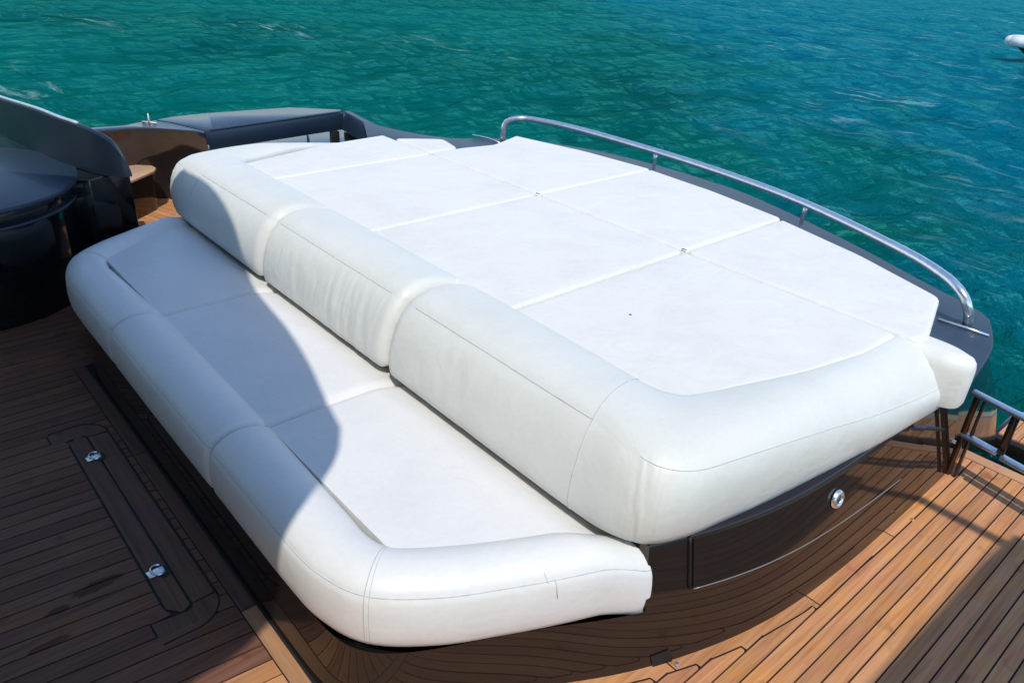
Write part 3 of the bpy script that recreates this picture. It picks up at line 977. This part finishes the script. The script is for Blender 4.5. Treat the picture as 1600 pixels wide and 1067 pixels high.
# shelf tops that carry the cushions
prism('seat_base', [(-3.70, .72), (-1.36, .72), (-1.22, .92), (-1.02, 1.38), (-1.0, 1.5), (-4.3, 1.5), (-4.2, 1.2), (-3.74, 1.1)], .05, .213, M_black, cabinet)
prism('bolster_base', [(-4.40, 1.50), (-1.06, 1.50), (-.98, 1.66), (-.92, 1.95), (-.89, 2.3), (-.88, 2.8), (-4.55, 2.8), (-4.52, 2.0)], .10, .425, M_black, cabinet)
prism('pad_base', [(-4.2, 1.75), (-1.2, 1.75), (-1.05, 2.1), (-.98, 2.5), (-.93, 2.95), (-1.0, 3.3), (-1.9, 3.62), (-3.0, 3.76), (-4.0, 3.55), (-4.3, 3.0)], .3, .602, M_black, cabinet)

def cabinet_door():
    ys = np.linspace(1.60, 2.92, 46)
    zb = lambda y: .262 - .05 * (y - 1.6) / 1.3
    rows = [0, .3, .65, 1.0]
    verts = []; faces = []
    for out in (0.010, -0.004):
        for y in ys:
            for t in rows:
                z = zb(y) + (.434 - zb(y)) * t
                verts.append(wall_pt(float(y), z, out)[0])
    n = len(ys); mm = len(rows)
    for i in range(n - 1):
        for k in range(mm - 1):
            a = i * mm + k
            faces.append((a, a + mm, a + mm + 1, a + 1))
    off = n * mm
    border = [i * mm for i in range(n)] + [(n - 1) * mm + k for k in range(1, mm)] + [i * mm + mm - 1 for i in range(n - 2, -1, -1)] + [k for k in range(mm - 2, 0, -1)]
    for q in range(len(border)):
        a, b = border[q], border[(q + 1) % len(border)]
        faces.append((a, b, off + b, off + a))
    d = pymesh('door', verts, faces, M_gloss, cabinet)
    auto_smooth(d, 40)
    tube('trim', [wall_pt(float(y), zb(y) - .004, .010)[0] for y in ys if y < 2.75], .0020, M_trimline, d, 6)
    tube('gap', [wall_pt(1.592, z, .004)[0] for z in np.linspace(.262, .44, 8)], .006, M_black, d, 6)
    # round courtesy light
    p, nn = wall_pt(2.24, .352, .014)
    lt = empty('courtesy_light'); lt.parent = cabinet
    nv = Vector((-nn[0], -nn[1], 0.19)).normalized()
    rot = nv.to_track_quat('Z', 'Y').to_matrix()
    prof = [(0.0, .012), (.012, .014), (.019, .011), (.022, .010), (.026, .018), (.033, .020), (.040, .014), (.043, 0.0)]
    def lathe(name, prof, mat, par):
        v = []; f = []
        S = 28
        for r_, h in prof:
            for k in range(S):
                a = 2 * math.pi * k / S
                v.append(Vector(p) + rot @ Vector((r_ * .8 * math.cos(a), r_ * .8 * math.sin(a), h * .6)))
        for i in range(len(prof) - 1):
            for k in range(S):
                f.append((i * S + k, i * S + (k + 1) % S, (i + 1) * S + (k + 1) % S, (i + 1) * S + k))
        o = pymesh(name, v, f, mat, par, weld=True); auto_smooth(o, 50)
        return o
    lathe('bezel', prof[3:], M_chrome, lt)
    lathe('lens', [(0.0005, .017), (.008, .0165), (.015, .014), (.0225, .010)], simple('lens_glass', (.16, .16, .17), .12, metallic=.6), lt)
    # drain recess at the joint of the two base panels
    q, nn = wall_pt(1.50, .02, .003)
    dv = [wall_pt(1.47, .001, .003)[0], wall_pt(1.535, .001, .003)[0], wall_pt(1.525, .050, .003)[0], wall_pt(1.462, .042, .003)[0]]
    pymesh('drain_recess', dv, [(0, 1, 2, 3)], M_black, cabinet)
    v = [(q[0] + .036 + .008 * math.cos(t), q[1] + .032 + .008 * math.sin(t), .010) for t in np.linspace(0, 6.283, 13)[:-1]]
    prism('drain_stud', [(a[0], a[1]) for a in v], 0.0, .012, M_chrome, cabinet, .002)
    # small latch stud on the deck edge further aft
    v = [(-.648 + .007 * math.cos(t), 2.84 + .007 * math.sin(t)) for t in np.linspace(0, 6.283, 13)[:-1]]
    prism('deck_stud', v, 0.0, .008, M_chrome, cabinet, .002)
cabinet_door()

# ------------------------------------------------------------------ stern coaming and quarter
coaming = empty('stern_coaming')
tag(coaming, 'blue-grey painted stern coaming behind the sunpads carrying the chrome rail', 'coaming')
OUT = [(-5.4, 3.22), (-4.95, 3.33), (-4.62, 3.52), (-4.40, 3.88), (-3.93, 4.18), (-3.39, 4.31), (-2.75, 4.32), (-2.36, 4.25), (-1.69, 4.02), (-1.15, 3.785), (-.965, 3.715), (-.845, 3.64), (-.80, 3.56), (-.725, 3.37), (-.69, 3.20), (-.665, 3.00)]
oc = [tuple(p) for p in crom(OUT, 90)]
inner_c = [(-.90, 3.01), (-1.2, 3.1), (-2.0, 3.3), (-3.0, 3.4), (-4.2, 3.0), (-4.6, 2.8)]
prism('coaming_top', oc + inner_c, .575, .604, M_coam, coaming, .008, 3)
def quarter():
    # hull side that drops from the coaming to the water and flares a little
    P = np.array(oc)
    P = np.array([q for q in P if not (q[0] > -1.0 and q[1] < 3.27)])
    T = np.gradient(P, axis=0); T /= np.linalg.norm(T, axis=1)[:, None]
    Nn = np.stack([T[:, 1], -T[:, 0]], 1)
    Nn *= np.sign(np.sum(Nn * (P - np.array([-2.7, 2.0])), axis=1))[:, None]
    zs = [(.578, -.010), (.50, 0.0), (.30, .02), (.0, .055), (-.35, .09), (-.7, .10), (-1.3, .08)]
    verts = []; faces = []
    n = len(P)
    for z, o_ in zs:
        for i in range(n):
            fade = min(1, max(0, (P[i][1] - 3.30) / .35)) if P[i][0] > -1.5 else 1
            sh = min(1.6, max(0, (.578 - z) / .578)) * fade
            q = P[i] + np.array([.085 * min(sh, 1) if P[i][0] > -2 else 0, .50 * sh]) + Nn[i] * (-.01 * fade + (1 - fade) * ((.012 - .18 * z) if z > 0 else .012))
            verts.append((q[0], q[1], z))
    for j in range(len(zs) - 1):
        for i in range(n - 1):
            faces.append((j * n + i, j * n + i + 1, (j + 1) * n + i + 1, (j + 1) * n + i))
    o = pymesh('hull_side', verts, faces, simple('hull_reflect_tint', (.006, .022, .022), .07, bscale=3.0), coaming)  # green water reflection tinted into the hull's base colour
    o.data.materials[0].node_tree.nodes['Principled BSDF'].inputs['Specular IOR Level'].default_value = .22; auto_smooth(o, 60)
quarter()

# ------------------------------------------------------------------ chrome stern rail
rail = empty('stern_rail')
tag(rail, 'curved polished chrome grab rail along the stern behind the sunpads', 'rail')
rp = [(-4.36, 3.80, .600), (-4.355, 3.80, .68), (-4.345, 3.815, .745), (-4.28, 3.87, .778), (-4.18, 3.94, .782), (-3.8, 4.02, .782), (-3.09, 4.03, .782), (-2.46, 3.98, .782), (-1.91, 3.87, .782),
      (-1.31, 3.64, .782), (-1.05, 3.50, .778), (-.935, 3.44, .752), (-.885, 3.435, .70), (-.872, 3.46, .65), (-.87, 3.48, .600)]
tube('rail_tube', crom(rp, 130), .0205, M_chrome, rail, 14)
for a, b in (((-3.09, 4.03, .775), (-3.12, 4.07, .600)), ((-1.91, 3.87, .775), (-1.95, 3.93, .600))):
    st = tube('stanchion', [Vector(a).lerp(Vector(b), t) for t in (0, .3, .6, .9, .93, 1)], [.0125, .0115, .0115, .0115, .021, .021], M_chrome, rail, 12)
tube('foot_bar', [(-.965, 3.405, .610), (-.86, 3.415, .612), (-.765, 3.425, .610)], .0065, M_chrome, rail, 8)
tube('foot_bar', [(-4.60, 3.70, .610), (-4.45, 3.74, .612), (-4.30, 3.72, .610)], .0065, M_chrome, rail, 8)

# ------------------------------------------------------------------ boarding gate on the right
gate = empty('boarding_gate')
tag(gate, 'low aluminium boarding gate beside the cabinet at the aft deck edge', 'gate')
gy = lambda x: 3.285 - .20 * (x + .70)
def bar_poly(x0, x1, w=.021):
    return [(x0, gy(x0) - w), (x1, gy(x1) - w), (x1, gy(x1) + w), (x0, gy(x0) + w)]
prism('top_rail', bar_poly(-.715, .5), .402, .417, M_alu, gate, .004)
prism('mid_rail', bar_poly(-.700, -.540), .205, .219, M_alu, gate, .004)
prism('mid_rail', bar_poly(-.525, .5), .198, .212, M_alu, gate, .004)
GY = 3.285
M_dsteel = simple('dark_bronze_post', (.10, .065, .05), .18, metallic=.85, bscale=20)
box('post', -.700, -.676, GY - .012, GY + .016, 0.0, .4015, M_dsteel, gate, .005)
box('post', -.664, -.652, GY - .010, GY + .014, 0.0, .4015, M_dsteel, gate, .004)
box('post', -.545, -.515, gy(-.53) - .010, gy(-.53) + .012, .215, .402, M_blackg, gate, .005)
box('post', 0.0, .03, gy(0) - .010, gy(0) + .012, 0.0, .402, M_dsteel, gate, .005)
box('bracket', -.79, -.690, GY - .004, GY + .010, .060, .072, M_chrome, gate, .003)
box('bracket', -.79, -.690, GY - .004, GY + .010, .150, .162, M_chrome, gate, .003)
box('latch', -.80, -.74, GY - .20, GY - .14, .415, .428, M_dsteel, gate, .003)

# swim platform
plat = prism('swim_platform', [(-.90, 4.95), (1.5, 4.95), (1.5, 5.45), (-.80, 5.50), (-.90, 5.40)], -.72, -.624, M_gloss, None, .01)
tag(plat, kind='structure')
for i in range(38):
    x = -.87 + i * .060
    plank([(x + GAP / 2, 5.0), (x + .060 - GAP / 2, 5.0), (x + .060 - GAP / 2, 5.34), (x + GAP / 2, 5.34)], M_teak, plat, z=-.612)

# ------------------------------------------------------------------ port side: bulwark, wing, step
bul = empty('port_bulwark')
tag(bul, 'dark glossy port bulwark with a pale blue-grey top behind the sunbed', 'bulwark')
def loft2(name, A, B, mat, parent, n=40, thick=None):
    a = crom(A, n); b = crom(B, n)
    verts = [tuple(p) for p in a] + [tuple(p) for p in b]
    faces = [(i, i + 1, n + i + 1, n + i) for i in range(n - 1)]
    o = pymesh(name, verts, faces, mat, parent, smooth=True)
    return o
topc = [(-6.10, 1.15, .60), (-6.0, 1.44, .60), (-5.98, 1.62, .60), (-5.89, 1.79, .60), (-5.76, 1.92, .60), (-5.68, 1.985, .60), (-5.60, 2.02, .60)]
midc = [(-6.13, 1.15, .3), (-6.07, 1.44, .3), (-6.10, 1.64, .3), (-6.08, 1.82, .3), (-5.86, 1.99, .3), (-5.68, 2.04, .3), (-5.58, 2.06, .3)]
botc = [(-6.15, 1.15, -.02), (-6.07, 1.44, -.02), (-6.15, 1.66, -.02), (-6.13, 1.84, -.02), (-5.88, 2.02, -.02), (-5.66, 2.08, -.02), (-5.55, 2.1, -.02)]
M_brown = simple('brown_gelcoat', (0.038, 0.031, 0.034), 0.14, ior=1.55, coat=.5, bscale=3.0)
def bulwall():
    n = 44
    rows = [crom(c, n) for c in (topc, midc, botc)]
    verts = [tuple(p) for r_ in rows for p in r_]
    faces = [(j * n + i, j * n + i + 1, (j + 1) * n + i + 1, (j + 1) * n + i) for j in range(2) for i in range(n - 1)]
    pymesh('inner_wall', verts, faces, M_brown, bul, smooth=True)
bulwall()
tc_ = [(p[0], p[1]) for p in crom(topc, 30)]
prism('cap', [(p[0] - .002, p[1] + .002) for p in tc_] + [(-5.66, 2.045), (-6.02, 1.93), (-6.14, 1.86), (-6.13, 1.72), (-6.08, 1.62), (-6.12, 1.40), (-6.2, 1.15)], .585, .605, M_blue, bul, .004)
prism('cap', [(-5.655, 2.055), (-6.015, 1.94), (-6.15, 1.875), (-6.19, 2.0), (-6.20, 2.15)] + [(-6.20, 2.3), (-5.70, 2.12)], .50, .608, M_blue, bul, .004)
wing = empty('port_wing')
tag(wing, 'long dark blue raised wing of the port quarter with an opening beneath', 'bulwark')
prism('wing_top', [(-5.68, 2.075), (-5.73, 2.55), (-5.80, 3.26), (-5.86, 3.27), (-6.12, 2.95), (-6.20, 2.35), (-6.205, 2.2)], .592, .606, M_blue, wing, .004)
prism('wing_face', [(-5.675, 2.07), (-5.725, 2.55), (-5.79, 3.265), (-5.84, 3.255), (-5.765, 2.55), (-5.72, 2.10)], .455, .590, M_navy, wing, .004)
def wing_end():
    A = [(-5.81, 3.285, .600), (-5.5, 3.24, .60), (-5.3, 3.215, .60), (-5.1, 3.22, .590), (-4.80, 3.30, .585)]
    B = [(-5.80, 3.24, .46), (-5.5, 3.2, .46), (-5.3, 3.18, .49), (-5.1, 3.19, .50), (-4.80, 3.28, .50)]
    a = crom(A, 20); b = crom(B, 20)
    verts = [tuple(p) for p in a] + [tuple(p) for p in b] + [(p[0], p[1] + .05, p[2]) for p in b] + [(p[0], p[1] + .05, p[2]) for p in a]
    n = 20
    faces = [(r_ * n + i, r_ * n + i + 1, ((r_ + 1) % 4) * n + i + 1, ((r_ + 1) % 4) * n + i) for r_ in range(4) for i in range(n - 1)]
    pymesh('wing_end', verts, faces, M_navy, wing)
    prism('end_panel', [(-5.72, 3.22), (-4.9, 3.27), (-4.9, 3.31), (-5.72, 3.26)], .10, .455, M_blackg, wing, .004)
    box('pillar', -5.80, -5.735, 3.13, 3.19, .10, .46, M_black, wing, .004)
    prism('lower_ledge', [(-5.90, 2.2), (-5.74, 3.12), (-5.74, 3.9), (-6.6, 3.9), (-6.55, 2.4)], .24, .262, M_blue, wing, .004)
    prism('inner_panel', [(-5.62, 2.1), (-5.57, 2.1), (-5.6, 3.1), (-5.65, 3.1)], -.02, .20, M_navy, wing, .004)
    tube('prop_post', [(-6.05, 3.06, .26), (-6.05, 3.06, .46)], .012, M_chrome, wing, 10)
    box('hull_side', -6.7, -6.45, 1.0, 3.4, -1.3, .23, M_navy, wing, .02)
wing_end()
# little navigation staff on the bulwark
staff = empty('cleat_post')
tag(staff, 'small pale post with a cross foot standing on the port bulwark', 'post')
tube('post', [(-6.08, 1.80, .604), (-6.08, 1.80, .64), (-6.08, 1.80, .675)], [.008, .006, .004], M_white, staff, 8)
tube('foot', [(-6.13, 1.765, .609), (-6.08, 1.80, .612), (-6.03, 1.835, .609)], .005, M_white, staff, 8)
# teak step
step = empty('teak_step')
tag(step, 'pale teak step with a dark riser below the port bulwark', 'step')
M_pale = teak('pale_teak', (.52, .34, .20), (.66, .46, .30), (.74, .56, .40))
prism('tread', [(-6.13, 1.20), (-6.10, 1.66), (-6.03, 1.75), (-5.95, 1.755), (-5.88, 1.715), (-5.62, 1.38), (-5.55, 1.20)], .285, .305, M_pale, step, .005)
prism('riser', [(-6.12, 1.20), (-6.09, 1.64), (-6.02, 1.72), (-5.95, 1.725), (-5.90, 1.69), (-5.66, 1.38), (-5.60, 1.20)], -.01, .284, M_gloss, step, .004)

# ------------------------------------------------------------------ left: bar cabinet, locker, settee back
def quarter_round(cx, cy, r_, a0=-100, a1=100, n=40):
    pts = [(cx + r_ * math.cos(math.radians(t)), cy + r_ * math.sin(math.radians(t))) for t in np.linspace(a0, a1, n)]
    return pts
bar = empty('bar_cabinet')
tag(bar, 'round-fronted black bar cabinet with a dark blue oval top beside the seat', 'cabinet')
CXB, CYB, RB = -5.10, .34, .80
def oval(rx, ry, rot=0.35, a0=0, a1=360, n=64):
    out = []
    for t in np.linspace(math.radians(a0), math.radians(a1), n, endpoint=False):
        x = rx * math.cos(t); y = ry * math.sin(t)
        out.append((CXB + x * math.cos(rot) - y * math.sin(rot), CYB + x * math.sin(rot) + y * math.cos(rot)))
    return out
prism('body', oval(.70, .62), -.01, .535, M_blackg, bar, .01, 3)
prism('rim', oval(.735, .655), .536, .552, M_navy, bar, .005, 2)
prism('edge_band', oval(.715, .635), .553, .625, M_blackg, bar, .006, 2)
prism('countertop', oval(.755, .675), .626, .652, M_navy, bar, .008, 3)

locker = empty('side_locker')
tag(locker, 'tall black locker box between the bar cabinet and the port steps', 'locker')
prism('body', [(-5.45, .98), (-4.80, .90), (-4.72, 1.02), (-4.80, 1.26), (-5.40, 1.32)], -.01, .64, M_blackg, locker, .01, 3)
settee = empty('settee_back')
tag(settee, 'dark blue-grey curved settee back with a bright upper edge at the left', 'settee back')
def settee_back():
    # plan curve and top height, seen falling away towards the stern
    C = [(-7.6, .62, .84), (-6.8, .75, .86), (-6.2, .85, .875), (-5.8, .90, .895), (-5.35, .97, .915), (-5.1, 1.02, .910), (-4.92, 1.08, .90), (-4.80, 1.12, .885), (-4.74, 1.155, .865), (-4.70, 1.19, .82), (-4.685, 1.22, .74), (-4.68, 1.24, .66)]
    c = crom(C, 50); n = 50
    T = np.gradient(c[:, :2], axis=0); T /= np.linalg.norm(T, axis=1)[:, None]
    Nr = np.stack([-T[:, 1], T[:, 0]], 1)
    prof = [(-.035, -1), (-.032, 0.60), (-.026, .98), (-.012, 1.0), (.002, 1.0), (.012, .985), (.02, .9), (.022, -1)]
    verts = []; faces = []
    for i in range(n):
        h = c[i, 2] - .64
        for o_, t in prof:
            p = c[i, :2] + Nr[i] * o_
            z = .645 if t < 0 else .645 + h * t
            verts.append((p[0], p[1], z))
    m_ = len(prof)
    for i in range(n - 1):
        for k in range(m_):
            k2 = (k + 1) % m_
            faces.append((i * m_ + k, i * m_ + k2, (i + 1) * m_ + k2, (i + 1) * m_ + k))
    faces.append(tuple(range(m_))); faces.append(tuple((n - 1) * m_ + k for k in range(m_)))
    o = pymesh('back_panel', verts, faces, simple('settee_leather', (.010, .019, .032), .4, bscale=8.0), settee); auto_smooth(o, 40)
    rimpts = [(c[i, 0] - Nr[i][0] * .006, c[i, 1] - Nr[i][1] * .006, c[i, 2] + .008) for i in range(n - 7)]
    tube('edge_trim', rimpts, .010, simple('pale_trim', (.50, .62, .68), .3), settee, 8)
    verts = []; 
    prism('base', [(-7.6, .60), (-6.0, .86), (-5.5, .96), (-5.46, 1.04), (-6.0, .94), (-7.6, .70)], -.01, .643, M_navy, settee, .008)
settee_back()

# ------------------------------------------------------------------ unseen hardtop overhead (casts the cockpit shade)
roof = empty('hardtop')
tag(roof, 'grey hardtop over the cockpit, open in the middle', 'roof')
KX, KY, HZ = 0.50, -0.34, 3.3
def up(x, y, z):
    return (x + KX * (HZ - z), y + KY * (HZ - z))
edge = [up(-1.64, -.35, 0), up(-1.66, .15, 0), up(-1.69, .38, 0), up(-1.72, .56, 0), up(-1.70, .75, .43), up(-1.80, .87, .43), up(-1.88, .97, .43), up(-1.97, 1.03, .43), up(-2.17, 1.08, .43),
        up(-2.42, 1.15, .43), up(-2.75, 1.22, .43), up(-3.28, 1.30, .43), up(-3.70, 1.41, .56), up(-4.05, 1.44, .68), up(-4.40, 1.42, .73)]
_e = [tuple(p) for p in crom(edge[:8], 24)] + [tuple(p) for p in crom(edge[7:], 30)][1:]
edge = _e
far_l = [(-3.25, .18), (-3.75, -.30), (-6.2, -.50), (-6.6, -5.0), (4.2, -5.0), (4.2, 1.2)]
edge_r = [up(-.30, 3.06, 0), up(-.315, 2.95, 0), up(-.325, 2.80, 0), up(-.33, 2.4, 0), up(-.34, 2.0, 0), up(-.35, 1.4, 0), up(-.36, .7, 0), up(-.40, .1, 0), up(-.6, -.35, 0)]
poly = edge + far_l[:5] + [(4.2, 1.98), (2.0, 1.98), (1.67, 1.9)] + edge_r
prism('unseen_canopy', poly, HZ, HZ + .10, M_roof, roof)
xa, ya = up(-.33, 2.985, 0); xb, yb = up(-.93, 3.0, 0)
box('unseen_strut', xb, xa + .3, ya - .020, ya + .024, HZ + .02, HZ + .06, M_roof, roof, .004)
for x, y in ((-6.0, .2), (3.9, .6), (-6.0, -4.6), (3.9, -4.6)):
    box('pillar', x - .06, x + .06, y - .06, y + .06, -.05, HZ - .001, M_roof, roof, .01)
bulk = empty('bounce_bulkhead')  # out-of-view wall, made white to bounce fill into the shade
tag(bulk, 'unseen white cabin bulkhead with dark panes, bouncing light into the cockpit shade', 'bulkhead')
box('bounce_wall', -6.4, 4.0, -2.05, -1.95, -.05, HZ - .002, M_white, bulk, .01)
for i in range(4):
    box('unseen_pane', -5.9 + i * 2.45, -3.6 + i * 2.45, -1.948, -1.93, 1.0, 2.3, M_glass, bulk, .004)

# ------------------------------------------------------------------ the small boat on the water
def dinghy():
    root = empty('small_boat')
    tag(root, 'small white-topped boat with a dark hull on the water at the right edge', 'boat')
    ax = Vector((0.62, 0.785, 0)).normalized(); sd = Vector((-ax.y, ax.x, 0))
    bow = Vector((-9.45, 30.6, -1.0))
    n = 26
    def sect(t):
        w = 1.15 * (1 - (1 - min(t / .55, 1)) ** 2.2) ** .8 * (1 - .12 * max(0, t - .6))
        sheer = .66 - .14 * min(1, t * 1.5)
        return w, sheer
    outer = []; 
    prof = [(1.0, 1.0), (.985, .86), (.93, .55), (.80, .18), (.55, -.25), (0.02, -.45)]
    verts = []; faces = []
    m_ = len(prof) * 2
    for i in range(n):
        t = i / (n - 1)
        w, sh = sect(t)
        w = max(w, .03)
        x = t * 5.0 
        ring = []
        for s in (1, -1):
            for a, b in (prof if s == 1 else prof[::-1]):
                z = b * sh if b > 0 else b * .5
                rake = (1 - t) ** 3 * (b - 1) * -1.0
                ring.append(bow + ax * (x + rake) + sd * (s * a * w) + Vector((0, 0, z)))
        verts += ring
    for i in range(n - 1):
        for k in range(m_ - 1):
            faces.append((i * m_ + k, i * m_ + k + 1, (i + 1) * m_ + k + 1, (i + 1) * m_ + k))
    faces.append(tuple((n - 1) * m_ + k for k in range(m_)))
    M_h = simple('boat_hull_paint', (.03, .06, .058), .3)
    o = pymesh('hull', verts, faces, M_h, root); auto_smooth(o, 50)
    # thick white gunwale collar
    L_ = []; 
    for s in (1, -1):
        pts = []
        for i in range(n):
            w, sh = sect(i / (n - 1)); w = max(w, .03)
            pts.append(bow + ax * (i / (n - 1) * 5.0) + sd * (s * w * .96) + Vector((0, 0, sh - .02)))
        tube('gunwale', pts, .17, M_white, root, 10)
    # foredeck and inner floor
    dv = []; 
    k = 12
    for i in range(k):
        w, sh = sect(i / (n - 1)); w = max(w, .03)
        for s in (1, -1):
            dv.append(bow + ax * (i / (n - 1) * 5.0) + sd * (s * w * .95) + Vector((0, 0, sh)))
    pymesh('foredeck', dv, [(2 * i, 2 * i + 1, 2 * i + 3, 2 * i + 2) for i in range(k - 1)], M_white, root)
    dv = []
    for i in range(k - 1, n):
        w, sh = sect(i / (n - 1))
        for s in (1, -1):
            dv.append(bow + ax * (i / (n - 1) * 5.0) + sd * (s * w * .9) + Vector((0, 0, .12)))
    q = len(dv) // 2
    pymesh('floor', dv, [(2 * i, 2 * i + 1, 2 * i + 3, 2 * i + 2) for i in range(q - 1)], simple('boat_floor', (.45, .33, .24), .6), root)
    c = bow + ax * 3.2
    pts = [c + ax * a + sd * b for a, b in ((-.18, -.8), (.18, -.8), (.18, .8), (-.18, .8))]
    prism('thwart', [(p.x, p.y) for p in pts], -.62, -.56, simple('thwart_wood', (.42, .26, .15), .5), root, .01)
dinghy()
